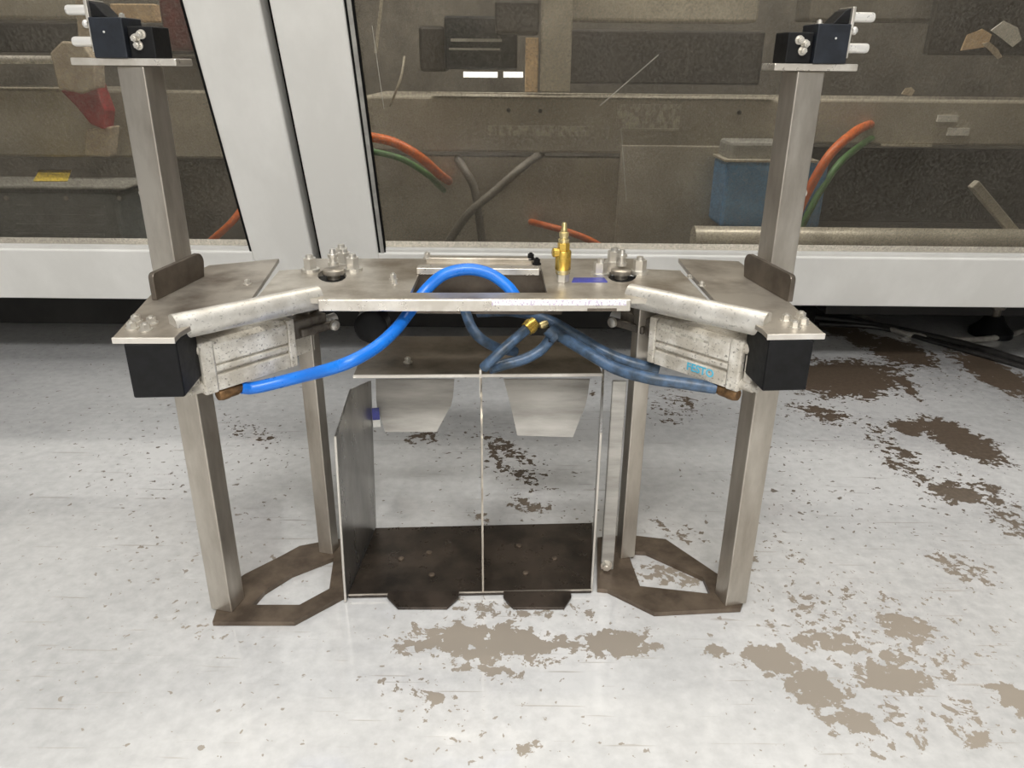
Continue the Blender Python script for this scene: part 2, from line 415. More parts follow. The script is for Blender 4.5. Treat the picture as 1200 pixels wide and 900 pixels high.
# ================================================================ MACHINE GUARD (leans out over the aisle towards its top)
LEAN = .40
GY = lambda z: 1.5 - LEAN * (z - .23)
GP = Vector((0, 1.5, .23)); GN = Vector((0, 1, LEAN)).normalized()     # plane of the frame face
GT = Vector((0, -LEAN, 1)).normalized()                               # up along the plane
GI = Vector((0, 1, LEAN)).normalized()                                # into the machine
def gx(px, py): return pplane(px, py, GP, GN).x
zr0 = pplane(60, 350, GP, GN).z; zr1 = pplane(60, 293, GP, GN).z
XL0, XR1 = -2.6, 2.6
xa = (gx(213, 0) + gx(293, 290)) / 2          # left pane / stile
xb = (gx(304, 0) + gx(365, 290)) / 2          # gap
xc = (gx(314.5, 0) + gx(374, 290)) / 2
xd = (gx(405, 0) + gx(441, 292)) / 2          # stile / right pane
ZTOP = 1.35
def gpanel(bm, x0, x1, z0, z1, t0, t1):
    # slab lying in the guard plane: x0..x1, heights z0..z1, depth t0..t1 into the machine
    P = lambda x, z, t: Vector((x, GY(z), z)) + GI * t
    add_hexa(bm, [P(x0, z0, t0), P(x1, z0, t0), P(x1, z0, t1), P(x0, z0, t1)], [P(x0, z1, t0), P(x1, z1, t0), P(x1, z1, t1), P(x0, z1, t1)])
    return bm
def guard_door(label, x0, x1, sx0, sx1, far):
    g = thing('guard_door', label, 'machine door', (sum((x0, x1)) / 2, GY(zr0), zr0))
    mesh_obj('bottom_rail', gpanel(B(), x0 if far < 0 else sx1 - .001, x1 if far > 0 else sx0 + .001, zr0, zr1, 0, .045), 'frame_paint', g, .003)
    mesh_obj('stile', gpanel(B(), sx0, sx1, zr0, ZTOP, -.001, .045), 'frame_paint', g, .004)
    mesh_obj('top_rail', gpanel(B(), x0, x1, ZTOP, ZTOP + .1, 0, .045), 'frame_paint', g, .003)
    e0, e1 = (x0, sx0) if far < 0 else (sx1, x1)
    mesh_obj('outer_stile', gpanel(B(), *((x0 - .12, x0) if far < 0 else (x1, x1 + .12)), zr0, ZTOP + .1, 0, .045), 'frame_paint', g, .003)
    mesh_obj('pane', gpanel(B(), e0, e1, zr1, ZTOP, .012, .018), 'guard_pane', g)
    mesh_obj('ledge', gpanel(B(), e0, e1, zr1 - .003, zr1 + .006, .004, .012), 'frame_paint', g)
    mesh_obj('gasket', gpanel(B(), *((sx0 - .004, sx0) if far < 0 else (sx1, sx1 + .004)), zr1, ZTOP, .002, .012), 'gasket', g)
    if far > 0:
        mesh_obj('gasket_trim', gpanel(B(), sx1 + .004, sx1 + .011, zr1, ZTOP, .001, .012), 'gasket_grey', g)
        mesh_obj('gasket', gpanel(B(), sx1 + .011, sx1 + .014, zr1, ZTOP, .003, .012), 'gasket', g)
    return g
guard_door('off-white framed clear guard door with grey motor and red parts behind its pane', XL0, xa, xa, xb, -1)
GD = guard_door('off-white framed clear guard door with blue motor and long beam behind its dusty pane', xd, XR1, xc, xd, 1)
GPP = GP + GI * .0116
for e0, e1, hw in (((703, 124), (772, 64), .0006), ((728, 152), (734, 236), .0004), ((436, 30), (450, 128), .0005)):
    a, c = pplane(*e0, GPP, GN), pplane(*e1, GPP, GN); d = (c - a).normalized(); n = d.cross(GN).normalized()
    mesh_obj('scratch', obox(B(), a, d, n, GN, (0, (c - a).length), (-hw, hw), (-.0002, .0003)), 'scratch_pale', GD)
# dark post seen through the slit between the two doors
bm = gpanel(B(), xb - .02, xc + .02, zr0, ZTOP, .050, .06)
o = mesh_obj('seal_strip', bm, 'gasket'); tag(o, 'black seal strip in the slit between the two guard doors', 'seal')

# machine housing: back, roof and plinth close the inside
mh = thing('machine_housing', 'dark housing of the packaging machine behind and below the guard doors', 'machine', (0, 2.7, 0))
mesh_obj('back_panel', box(B(), -2.7, 2.7, 2.70, 2.74, 0, 2.3), 'machine_shade', mh)
mesh_obj('light_block_header', box(B(), -2.72, 2.72, GY(1.45), GY(1.45) + .04, 1.45, 2.3), 'frame_paint', mh)  # unseen panel added to block hall light from behind the guard
mesh_obj('light_block_roof', box(B(), -2.7, 2.7, GY(1.45), 2.74, 2.3, 2.33), 'machine_shade', mh)  # unseen roof added to keep light from above out of the inside
mesh_obj('side_panel', box(B(), -2.74, -2.7, 1.06, 2.74, .5, 2.3), 'machine_shade', mh)
mesh_obj('side_panel', box(B(), 2.7, 2.74, 1.06, 2.74, .5, 2.3), 'machine_shade', mh)
pl = pz(50, 379, 0).y
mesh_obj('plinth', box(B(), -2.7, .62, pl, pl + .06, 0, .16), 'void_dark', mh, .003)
mesh_obj('base_plate', box(B(), -2.7, 2.7, 1.56, 2.7, .155, .172), 'machine_dark', mh)

# ---------------------------------------------------------------- inside the machine
g = thing('added_machine_lamp', 'long white strip lamp added unseen under the roof inside the machine', 'lamp', (0, 1.75, 2.24))
mesh_obj('added_lamp_housing', box(B(), -1.6, 1.6, 1.70, 1.80, 2.24, 2.299), 'frame_paint', g, .004)
lo = area('added_machine_lamp_light', (0, 1.75, 2.235), (0, 0, 0), 3.0, .08, 60)  # added lamp that brightens the inside, no visible source
lo.parent = g; lo.location = (0, 0, -.005)
def face_box(bm, px0, py0, px1, py1, Y, depth):
    # box whose front face, at distance Y, runs between two pixels
    a = pY(px0, py0, Y); c = pY(px1, py1, Y)
    return box(bm, min(a.x, c.x), max(a.x, c.x), Y, Y + depth, min(a.z, c.z), max(a.z, c.z))

Yb = 1.92
g = thing('machine_beam', 'long grey-beige machine beam with a bright top edge and faint plates behind the dusty pane', 'beam', tuple(pY(650, 300, Yb)))
mesh_obj('beam_body', face_box(B(), 424, 112, 940, 182, Yb, .34), 'machine_paint', g, .006)
mesh_obj('edge_highlight', face_box(B(), 505, 108, 908, 113, Yb - .012, .03), 'machine_pale', g, .002)  # pale strip paints the highlight on the beam's top edge
mesh_obj('apron', face_box(B(), 424, 182, 850, 300, Yb + .012, .03), 'machine_paint', g, .003)
mesh_obj('apron_cover', face_box(B(), 728, 170, 852, 300, Yb - .004, .016), 'machine_paint', g, .003)
mesh_obj('name_strip', face_box(B(), 570, 147, 690, 160, Yb - .003, .003), 'faint_print', g)
mesh_obj('rating_plate', face_box(B(), 724, 122, 796, 150, Yb - .004, .004), 'faint_print', g)
mesh_obj('plate_edge', face_box(B(), 728, 150, 796, 153, Yb - .005, .005), 'machine_pale', g)
for (x, y) in ((633, 130), (596, 129), (866, 132)):
    p = pY(x, y, Yb); mesh_obj('screw', cyl(B(), p, p - Vector((0, .004, 0)), .005, seg=12), 'machine_dark', g)

g = thing('conveyor_beam', 'pale beam with two painted white reflections and a lit top face beside the orange cable', 'beam', tuple(pY(1080, 160, 2.0)))
mesh_obj('beam_body', face_box(B(), 945, 116, 1260, 172, 2.0, .30), 'machine_paint', g, .006)
mesh_obj('plate', face_box(B(), 1100, 135, 1122, 143, 1.994, .006), 'white_label_and_glint', g)  # white patches here paint light reflections on the beam
mesh_obj('plate', face_box(B(), 1112, 150, 1135, 159, 1.994, .006), 'white_label_and_glint', g)
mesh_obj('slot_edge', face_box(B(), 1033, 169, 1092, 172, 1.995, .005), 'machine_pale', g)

p0 = pY(812, 281, 1.72); p1 = pY(1196, 285, 1.72)
o = mesh_obj('cross_tube', cyl(B(), p0, p1, .031, seg=32), 'machine_pale', smooth=True)
tag(o, 'thick pale round tube lying along the bottom of the pane', 'tube')
o = mesh_obj('cavity_shade_sheet', face_box(B(), 900, 172, 1230, 262, 2.25, .02), 'machine_dark'); tag(o, 'dark sheet painting the shaded cavity above the thick pale tube', 'shade sheet')  # dark sheet paints the shade of the cavity under the beam
o = mesh_obj('guide_bar', obox(B(), pY(1160, 236, 1.735), Vector((.74, 0, -.67)), Vector((0, 1, 0)), Vector((.67, 0, .74)), (-.055, .115), (0, .02), (-.010, .010)), 'machine_pale', bevel=.002)
tag(o, 'slanted pale guide bar above the thick tube', 'bar')

g = thing('blue_motor', 'blue drive motor with a pale lid beside the beam', 'motor', tuple(pY(900, 268, 1.80)))
mesh_obj('motor_body', face_box(B(), 852, 190, 960, 268, 1.80, .12), 'motor_blue', g, .008)
mesh_obj('lid', face_box(B(), 856, 166, 952, 189, 1.81, .10), 'motor_lid', g, .008)
mesh_obj('flange', face_box(B(), 850, 187, 960, 191, 1.794, .12), 'machine_pale', g, .001)

def cable(name, pts, r, mat, label, cat='cable', group=None):
    o = mesh_obj(name, tube(B(), spline([pY(*p) for p in pts], 8), r, 12), mat, smooth=True)
    return tag(o, label, cat, group)
cable('power_cable', [(930, 262, 1.77), (946, 226, 1.74), (972, 182, 1.74), (1000, 156, 1.80), (1014, 148, 1.90), (1020, 146, 2.01)], .0105, 'orange_cable', 'orange cable rising behind the post beside the blue motor')
cable('earth_cable', [(938, 268, 1.80), (960, 226, 1.80), (985, 190, 1.83), (1012, 168, 1.92), (1022, 162, 2.01)], .008, 'green_cable', 'green cable running beside the orange cable at the blue motor')
cable('power_cable', [(432, 160, 1.80), (462, 167, 1.78), (492, 184, 1.78), (516, 205, 1.84), (526, 212, 1.935)], .0105, 'orange_cable', 'orange cable bending down in front of the beam beside the door stile')
cable('earth_cable', [(430, 176, 1.82), (470, 186, 1.81), (500, 204, 1.83), (514, 217, 1.88), (520, 223, 1.935)], .007, 'green_cable', 'green cable under the orange cable beside the door stile')
cable('power_cable', [(622, 260, 1.935), (634, 263, 1.87), (660, 270, 1.84), (690, 281, 1.84), (716, 296, 1.86)], .008, 'orange_cable', 'orange cable low behind the pane above the brass fitting')
cable('power_cable', [(286, 242, 1.78), (270, 262, 1.76), (250, 280, 1.76), (235, 293, 1.78)], .008, 'orange_cable', 'orange cable low behind the pane beside the left post of the stand')

cable('hydraulic_hose', [(536, 186, 1.94), (545, 200, 1.88), (557, 226, 1.87), (566, 292, 1.88)], .010, 'machine_shade', 'dull grey upright hose behind the pane above the bright blue arch', 'hose')
cable('hydraulic_hose', [(634, 180, 1.94), (612, 196, 1.87), (580, 224, 1.85), (548, 252, 1.84), (520, 292, 1.86)], .010, 'machine_shade', 'dull grey slanted hose crossing the upright hose behind the pane', 'hose')
# upper part seen through the wide pane
g = thing('servo_motor', 'black servo motor with silver seams above the long beam', 'motor', tuple(pY(556, 86, 2.12)))
mesh_obj('motor_body', face_box(B(), 520, 18, 606, 82, 2.12, .2), 'motor_black', g, .006)
mesh_obj('seam', face_box(B(), 528, 45, 588, 49, 2.112, .02), 'motor_lid', g)
mesh_obj('seam', face_box(B(), 526, 56, 586, 59, 2.112, .02), 'motor_lid', g)
mesh_obj('end_bell', face_box(B(), 490, 30, 522, 84, 2.14, .14), 'machine_dark', g, .008)
mesh_obj('terminal_box', face_box(B(), 580, 0, 632, 40, 2.10, .12), 'machine_dark', g, .006)
for a, c_ in (((543, 84), (583, 91)), ((590, 84), (613, 91))):  # glowing patches stand for daylight behind the gap, not lamps
    o = mesh_obj('gap_glow', face_box(B(), *a, *c_, 2.115, .01), 'gap_daylight'); tag(o, ('longer' if c_[0] < 590 else 'shorter') + ' white glowing patch for hall daylight in the gap under the black servo motor', 'light', 'daylight patches under the servo motor')
o = mesh_obj('column', face_box(B(), 638, -120, 668, 108, 2.05, .06), 'machine_paint', bevel=.004); tag(o, 'upright grey column standing on the long beam', 'column')
o = mesh_obj('bracket', face_box(B(), 616, 44, 630, 108, 2.08, .04), 'cardboard', bevel=.002); tag(o, 'narrow tan bracket beside the upright column', 'bracket')
o = mesh_obj('top_beam', face_box(B(), 672, -60, 888, 26, 2.15, .12), 'machine_paint', bevel=.006); tag(o, 'broad upper beam right of the upright column', 'beam')
o = mesh_obj('top_beam_far', face_box(B(), 960, -60, 1230, 26, 2.2, .12), 'machine_shade', bevel=.006); o.name = 'top_beam.001'; tag(o, 'broad upper beam above the crumpled cardboard', 'beam')
o = mesh_obj('hanging_plate', face_box(B(), 1112, -60, 1230, 66, 2.075, .03), 'machine_dark', bevel=.003); tag(o, 'dark hanging plate above the cardboard scraps', 'plate')
o = mesh_obj('cavity_shade_back', face_box(B(), 660, 34, 890, 100, 2.40, .05), 'machine_dark', bevel=.006); tag(o, 'dark sheet painting the shaded cavity between the two long beams', 'cover')  # dark sheet paints the shade of the cavity behind the beams
o = mesh_obj('rod', cyl(B(), pY(440, 62, 2.0), pY(452, -40, 2.0), .004, seg=12), 'machine_pale', smooth=True); tag(o, 'thin pale upright rod beside the door stile', 'rod')
cable('thin_wire', [(474, 66, 1.9), (470, 90, 1.88), (462, 112, 1.88), (457, 124, 1.9)], .0028, 'machine_pale', 'thin pale wire dangling left of the servo motor', 'wire')
def scrap(px, py, Y, sx, sz, rot, mat, label):
    c = pY(px, py, Y); ax = Vector((math.cos(rot), .2, math.sin(rot))).normalized(); az = ax.cross(Vector((0, -1, 0))).normalized() * -1; ay = az.cross(ax)
    bm = B(); P = [(-sx, -sz), (sx * .8, -sz * .9), (sx, sz * .3), (sx * .3, sz), (-sx * .7, sz * .6)]
    add_hexa(bm, [c + ax * a + az * b_ for a, b_ in P], [c + ax * a + az * b_ + ay * .004 + az * (.004 * math.sin(i)) for i, (a, b_) in enumerate(P)])
    o = mesh_obj('cardboard_scrap', bm, mat); tag(o, label, 'cardboard')
scrap(1145, 46, 2.066, .040, .022, .1, 'cardboard', 'crumpled tan cardboard scrap above the pale beam')
scrap(1182, 38, 2.066, .045, .020, -.5, 'white_label_and_glint', 'bright torn cardboard scrap beside the crumpled one')
scrap(1164, 58, 2.060, .035, .008, -.6, 'cream_plastic', 'narrow slanted strip of cardboard below the bright scrap')
scrap(1065, 107, 2.05, .016, .010, -.2, 'cream_plastic', 'small loose cardboard chip on the pale beam')

# behind the left door
Yl = 1.80
g = thing('gearmotor', 'grey-blue gearmotor housing with a yellow sticker behind the guard pane', 'motor', tuple(pY(60, 296, Yl)))
mesh_obj('housing', face_box(B(), -160, 224, 150, 300, Yl, .16), 'motor_grey', g, .010)
a = pY(-160, 216, Yl - .006); c = pY(146, 223, Yl - .006)
mesh_obj('lid', box(B(), a.x, c.x, Yl - .006, Yl + .15, c.z, a.z), 'motor_lid', g, .004)
bm = B()
P = [pz(x, y, a.z + .0015) for x, y in ((39, 212), (79, 212), (84, 199), (46, 199))]
add_hexa(bm, [q - Vector((0, 0, .001)) for q in P], P)
mesh_obj('yellow_sticker', bm, 'yellow_label', g)
for x in (8, 78, 140):
    p = pY(x, 232, Yl); mesh_obj('screw', cyl(B(), p, p - Vector((0, .004, 0)), .005, seg=10), 'motor_lid', g)
for i in range(5):
    yy = 240 + i * 11; mesh_obj('rib', face_box(B(), 18, yy, 122, yy + 4, Yl - .005, .006), 'motor_grey', g, .001)
g = thing('machine_beam', 'grey machine beam crossing behind the red clamp', 'beam', tuple(pY(60, 190, 2.0)))
mesh_obj('beam_body', face_box(B(), -200, 102, 262, 186, 2.0, .30), 'machine_paint', g, .006)
mesh_obj('edge_highlight', face_box(B(), -200, 100, 70, 105, 1.992, .02), 'machine_pale', g, .002)  # pale strip paints the bright line along this beam's edge
o = mesh_obj('push_rod', cyl(B(), pY(-160, 69, 1.95), pY(62, 70, 1.95), .009, seg=20), 'pin_steel', smooth=True); tag(o, 'bright steel push rod entering the cream clamp', 'rod')
o = mesh_obj('upper_beam', face_box(B(), -200, -60, 84, 22, 2.1, .1), 'machine_paint', bevel=.006); tag(o, 'upper grey beam above the steel push rod', 'beam')
o = mesh_obj('recess_shade_sheet', face_box(B(), -200, 24, 260, 64, 2.3, .05), 'machine_dark', bevel=.004); tag(o, 'dark sheet painting the shaded recess behind the steel push rod', 'plate')  # dark sheet paints the shade of the recess behind the rod
g = thing('clamp_arm', 'cream and red clamp arm behind the guard pane beside the stand post', 'clamp', tuple(pY(95, 190, 1.9)))
bm = B(); cpx = [(58, 62), (72, 48), (96, 50), (110, 70), (112, 104), (96, 110), (68, 104)]
add_hexa(bm, [pY(x, y, 1.90) for x, y in cpx], [pY(x, y, 1.90) + Vector((0, .05, 0)) for x, y in cpx]); mesh_obj('clamp_head', bm, 'cream_plastic', g, .004)
bm = B(); cpx = [(70, 106), (112, 98), (124, 130), (122, 152), (106, 146), (88, 124)]
add_hexa(bm, [pY(x, y, 1.91) for x, y in cpx], [pY(x, y, 1.91) + Vector((0, .05, 0)) for x, y in cpx]); mesh_obj('red_lever', bm, 'red_paint', g, .004)
bm = B(); cpx = [(100, 152), (132, 148), (128, 184), (98, 182)]
add_hexa(bm, [pY(x, y, 1.92) for x, y in cpx], [pY(x, y, 1.92) + Vector((0, .04, 0)) for x, y in cpx]); mesh_obj('brush_block', bm, 'cream_plastic', g, .004)
bm = B(); cpx = [(84, -30), (98, -30), (108, 50), (92, 52)]
add_hexa(bm, [pY(x, y, 1.92) for x, y in cpx], [pY(x, y, 1.92) + Vector((0, .04, 0)) for x, y in cpx]); mesh_obj('arm', bm, 'cream_plastic', g, .004)
o = mesh_obj('red_cover', face_box(B(), 176, -60, 246, 60, 2.0, .08), 'red_dark', bevel=.006); tag(o, 'dark red cover behind the top of the left post', 'cover')
o = mesh_obj('wooden_pusher', face_box(B(), 128, 4, 184, 26, 1.97, .03), 'cardboard', bevel=.003); tag(o, 'tan pusher block above the black sensor head', 'block')
o = mesh_obj('gear_housing', face_box(B(), 186, 66, 300, 286, 2.06, .08), 'machine_shade', bevel=.006); tag(o, 'dull grey housing between the stand post and the door stile', 'housing')

# below the guard, right: levelling foot and cables on the floor
fc = pz(1160, 392, 0)
g = thing('levelling_foot', 'black levelling foot of the machine standing beside loose cables', 'machine foot', (fc.x, fc.y, 0))
mesh_obj('foot_pad', lathe(B(), (fc.x, fc.y, 0), Z3, [(0, .05), (.012, .05), (.03, .032), (.05, .02)], 24), 'black_plastic', g, smooth=True)
spn = mesh_obj('spindle', cyl(B(), (fc.x, fc.y, .05), (fc.x, fc.y, .155), .012, seg=16), 'clevis_dark', g, smooth=True)
mesh_obj('foot_nut', cyl(B(), (fc.x, fc.y, .07), (fc.x, fc.y, .085), .022, seg=6), 'clevis_dark', spn)
def floor_cable(name, pts, r, mat, label):
    path = spline([pz(x, y, r) for x, y in pts], 10)
    return tag(mesh_obj(name, tube(B(), path, r, 10), mat, smooth=True), label, 'cable')
floor_cable('floor_cable', [(1000, 366), (1050, 388), (1090, 395), (1140, 398), (1185, 392), (1230, 376)], .007, 'grey_cable', 'grey cable curving over the floor under the machine')
floor_cable('floor_cable', [(955, 372), (1020, 380), (1080, 392), (1140, 406), (1200, 424), (1260, 440)], .009, 'black_cable', 'black cable lying on the worn floor patches')
floor_cable('floor_cable', [(960, 380), (1030, 384), (1100, 402), (1200, 430), (1260, 446)], .006, 'black_cable', 'thinner black cable beside the black cable on the floor')
a = pz(955, 384, 0); c = pz(1075, 372, 0)
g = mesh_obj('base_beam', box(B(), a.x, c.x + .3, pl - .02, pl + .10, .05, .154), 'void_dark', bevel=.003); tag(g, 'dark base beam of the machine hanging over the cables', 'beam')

# ================================================================ STAND
ZT = .38           # top face of the stand plate
TH = .0055
st = thing('changeover_stand', 'stainless steel bench stand with angled wings, posts, tubular legs and a low tray', 'stand', (-.045, .80, 0))
XY = lambda x, y, z=ZT: (pz(x, y, z).x, pz(x, y, z).y)

# centre plate with its cut-out
outer = [XY(*p) for p in ((372, 351), (738, 351), (829, 351), (797, 317), (752, 315), (748, 303), (362, 303), (359, 315), (327, 317), (301, 349))]
hole = [XY(*p) for p in ((481, 343), (641, 343), (634, 312), (495, 312))]
rh = [XY(389 + 17 * math.cos(t), 323 + 8.0 * math.sin(t)) for t in [2 * math.pi * i / 16 for i in range(16)]]
rh2 = [XY(729 + 17 * math.cos(t), 323 + 8.0 * math.sin(t)) for t in [2 * math.pi * i / 16 for i in range(16)]]
# front corners run straight under the rails
outer[0] = XY(372, 350); outer[1] = XY(738, 350)
mesh_obj('centre_plate', prism_hole(B(), outer, [hole, rh, rh2], ZT - TH, ZT), 'steel_plate', st)
a = pz(373, 350, ZT); c = pz(739, 350, ZT); dx = (c - a).normalized(); dn = Vector((-dx.y, dx.x, 0))
lip = mesh_obj('front_lip', obox(B(), a, dx, dn, Z3, (0, (c - a).length), (-.004, 0), (-.0135, 0)), 'steel_bright', st, .0012)
lp = pY(574, 347, a.y - .004)
LL = (c - a).length
mesh_obj('printed_strip', obox(B(), a, dx, dn, Z3, (LL * .552, LL * .985), (-.0048, -.004), (-.0065, -.0005)), 'printed_strip', lip)
mesh_obj('oil_smear', obox(B(), a, dx, dn, Z3, (LL * .86, LL * .955), (-.0046, -.004), (-.0132, -.010)), 'fin_steel', lip)
# wing plates
wl = [XY(*p, ZT - .002) for p in ((131, 396), (204, 396), (211, 389), (228, 379), (294, 351), (317, 318), (327, 303), (244, 311), (182, 339))]
wr = [XY(*p, ZT - .002) for p in ((967, 391), (900, 392), (893, 385), (880, 377), (837, 351), (807, 318), (795, 303), (866, 306), (922, 351))]
wpl = mesh_obj('wing_plate', prism(B(), wl, ZT - .002 - TH, ZT - .002), 'steel_wing', st, .0008)
wpr = mesh_obj('wing_plate', prism(B(), wr, ZT - .002 - TH, ZT - .002), 'steel_wing', st, .0008)
# bright cut edge at the wing ends
for (p, q, wp) in (((131, 396), (205, 396), wpl), ((899, 392), (967, 391), wpr)):
    a1 = pz(*p, ZT - .002); c1 = pz(*q, ZT - .002); d1 = (c1 - a1).normalized(); n1 = Vector((-d1.y, d1.x, 0))
    mesh_obj('wing_edge', obox(B(), a1, d1, n1, Z3, (0, (c1 - a1).length), (-.0015, .0), (-TH, .0005)), 'steel_edge', wp, .0006)
    # worn pale pad near the end
# round-faced rails along the slanted fronts
def rail(p_out, p_in, z):
    A = pz(*p_out, z); C = pz(*p_in, z)
    d = (C - A).normalized(); n = Vector((-d.y, d.x, 0))
    if n.y < 0: n = -n
    prof = []
    R_ = .0135
    for i in range(13):
        t = math.radians(-90 - 15 + i * (210 / 12)); prof.append((-math.cos(t) * R_ * .9, math.sin(t) * R_))
    prof += [(.009, R_ * .80), (.009, -R_ * .80)]
    return prism_dir(A, C, n, prof)
def prism_dir(A, C, n, prof):
    bm = B(); add_hexa(bm, [A + n * a_ + Z3 * b_ for a_, b_ in prof], [C + n * a_ + Z3 * b_ for a_, b_ in prof]); return bm
RZ = ZT - .004
mesh_obj('rounded_rail', rail((203, 384), (373, 348), RZ), 'rail_steel', st, smooth=True)
mesh_obj('rounded_rail', rail((899, 381), (738, 346), RZ), 'rail_steel', st, smooth=True)

# bracket bars over the cut-out
def flat_bar(name, x0, x1, y0, y1, z0, z1, mat, bev=.0008):
    a_ = pz(x0, y1, z1); c_ = pz(x1, y1, z1); b_ = pz(x0, y0, z1)
    return mesh_obj(name, box(B(), a_.x, c_.x, a_.y, b_.y, z0, z1), mat, st, bev)
flat_bar('cross_bar', 488, 632, 310, 314, ZT, ZT + .008, 'steel_bright')
flat_bar('cross_bar', 499, 623, 299, 302, ZT - .002, ZT + .006, 'steel_plate')
for (x, y, m_) in ((501, 303, 'bolt_steel'), (622, 304, 'black_plastic'), (629, 310, 'black_plastic')):
    p = pz(x, y, ZT + .004); mesh_obj('screw', hexbolt(B(), p, Z3, .0042, .009), m_, st)
# dark plate below the cut-out
a_ = XY(470, 352, .33); 
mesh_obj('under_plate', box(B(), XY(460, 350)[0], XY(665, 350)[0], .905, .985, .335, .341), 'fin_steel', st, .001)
mesh_obj('tape', prism(B(), [XY(*p) for p in ((670, 331), (712, 331), (708, 326), (672, 326))], ZT, ZT + .0008), 'blue_tape', st)

# bolt clusters and round recesses
def plate_bolt(x, y, r=.0085, h=.021, mat='bolt_steel', z=ZT):
    return mesh_obj('bolt', hexbolt(B(), pz(x, y, z), Z3, r, h), mat, st)
for (cx, cy, pts) in ((389, 323, ((364, 318), (414, 317), (401, 305), (404, 311))), (729, 323, ((703, 323), (749, 320), (719, 309)))):
    p = pz(cx, cy, ZT)
    mesh_obj('hole_shade_disc', lathe(B(), p - Vector((0, 0, .012)), Z3, [(0, .026), (.006, .026)], 24), 'dark_hole', st, smooth=True)  # black disc paints the darkness inside the round hole
    mesh_obj('lock_knob', lathe(B(), p + Vector((0, .009, -.010)), Z3, [(0, .008), (.010, .008), (.0102, .013), (.015, .013), (.0165, .011)], 24), 'steel_plate', st, smooth=True)
    for q in pts: plate_bolt(*q)
    mesh_obj('washer_stack', lathe(B(), p + Vector((0, .012, 0)), Z3, [(.010, .0065), (.014, .0065), (.0142, .0045), (.020, .0045), (.0202, .0065), (.024, .0065), (.0242, .004), (.030, .003)], 16), 'bolt_steel', st, smooth=True)
plate_bolt(461, 328, .0040, .009); plate_bolt(463, 333, .0028, .006)
plate_bolt(290, 333, .0035, .006, z=ZT - .002); plate_bolt(822, 335, .0035, .006, z=ZT - .002); plate_bolt(808, 326, .0030, .005, z=ZT - .002)
for (x, y) in ((155, 385), (178, 379), (160, 377), (171, 387)): plate_bolt(x, y, .0048, .008, z=ZT - .002)
for (x, y) in ((921, 376), (941, 380), (931, 384), (938, 373)): plate_bolt(x, y, .0048, .008, z=ZT - .002)

# black end blocks under the wing tips
def end_block(pl_, pr_, zb, depth, ang):
    A = pz(*pl_, ZT - .002 - TH); C = pz(*pr_, ZT - .002 - TH)
    d = (C - A); d.z = 0; wdt = d.length; d.normalize(); n = Vector((-d.y, d.x, 0))
    return mesh_obj('end_block', obox(B(), A, d, n, Z3, (0, wdt), (0, depth), (zb - A.z, 0)), 'black_plastic', st, .002)
end_block((144, 403), (206, 402), .316, .058, 0)
end_block((902, 399), (955, 398), .318, .058, 0)

# tubular outer legs, upper posts
TA = math.radians(13)
def front_corner_center(px, py, z, s, ang, side):
    # centre of a square tube from the pixel of its nearest vertical edge
    p = pz(px, py, z); ax = Vector((math.cos(ang), math.sin(ang), 0)); ay = Vector((-math.sin(ang), math.cos(ang), 0))
    return p + (ax * (-side) + ay) * (s / 2)
LS = .0285
lc = front_corner_center(272, 718, .006, LS, -TA, 1); rc = front_corner_center(850, 711, .006, LS, TA, -1)
mesh_obj('leg', sqtube(B(), lc.x, lc.y, LS, -TA, .006, .3155), 'steel_tube', st, .0015)
mesh_obj('leg', sqtube(B(), rc.x, rc.y, LS, TA, .006, .3175), 'steel_tube', st, .0015)
# inner legs at the back of the feet
il = pz(392, 650, .006); ir = pz(727, 655, .006)
IS = .020
mesh_obj('leg', sqtube(B(), il.x - .010, il.y + .012, IS, -TA, .006, ZT - TH - .0005), 'steel_tube', st, .0015)
mesh_obj('leg', sqtube(B(), ir.x + .008, ir.y + .012, IS, TA, .006, ZT - TH - .0005), 'steel_tube', st, .0015)
# foot plates
fl = [XY(*p, .006) for p in ((249, 729), (345, 729), (405, 697), (405, 631), (388, 633), (351, 640), (329, 652), (287, 673), (262, 690))]
flh = [XY(*p, .006) for p in ((296, 709), (351, 709), (386, 690), (391, 654), (342, 673), (310, 693))]
fr_ = [XY(*p, .006) for p in ((767, 718), (868, 713), (871, 706), (847, 677), (780, 632), (737, 627), (700, 630), (700, 690), (712, 691))]
frh = [XY(*p, .006) for p in ((735, 646), (757, 647), (824, 677), (832, 696), (750, 687))]
mesh_obj('foot_plate', prism_hole(B(), fl, [flh], .0005, .0065), 'brown_steel', st)
mesh_obj('foot_plate', prism_hole(B(), fr_, [frh], .0005, .0065), 'brown_steel', st)

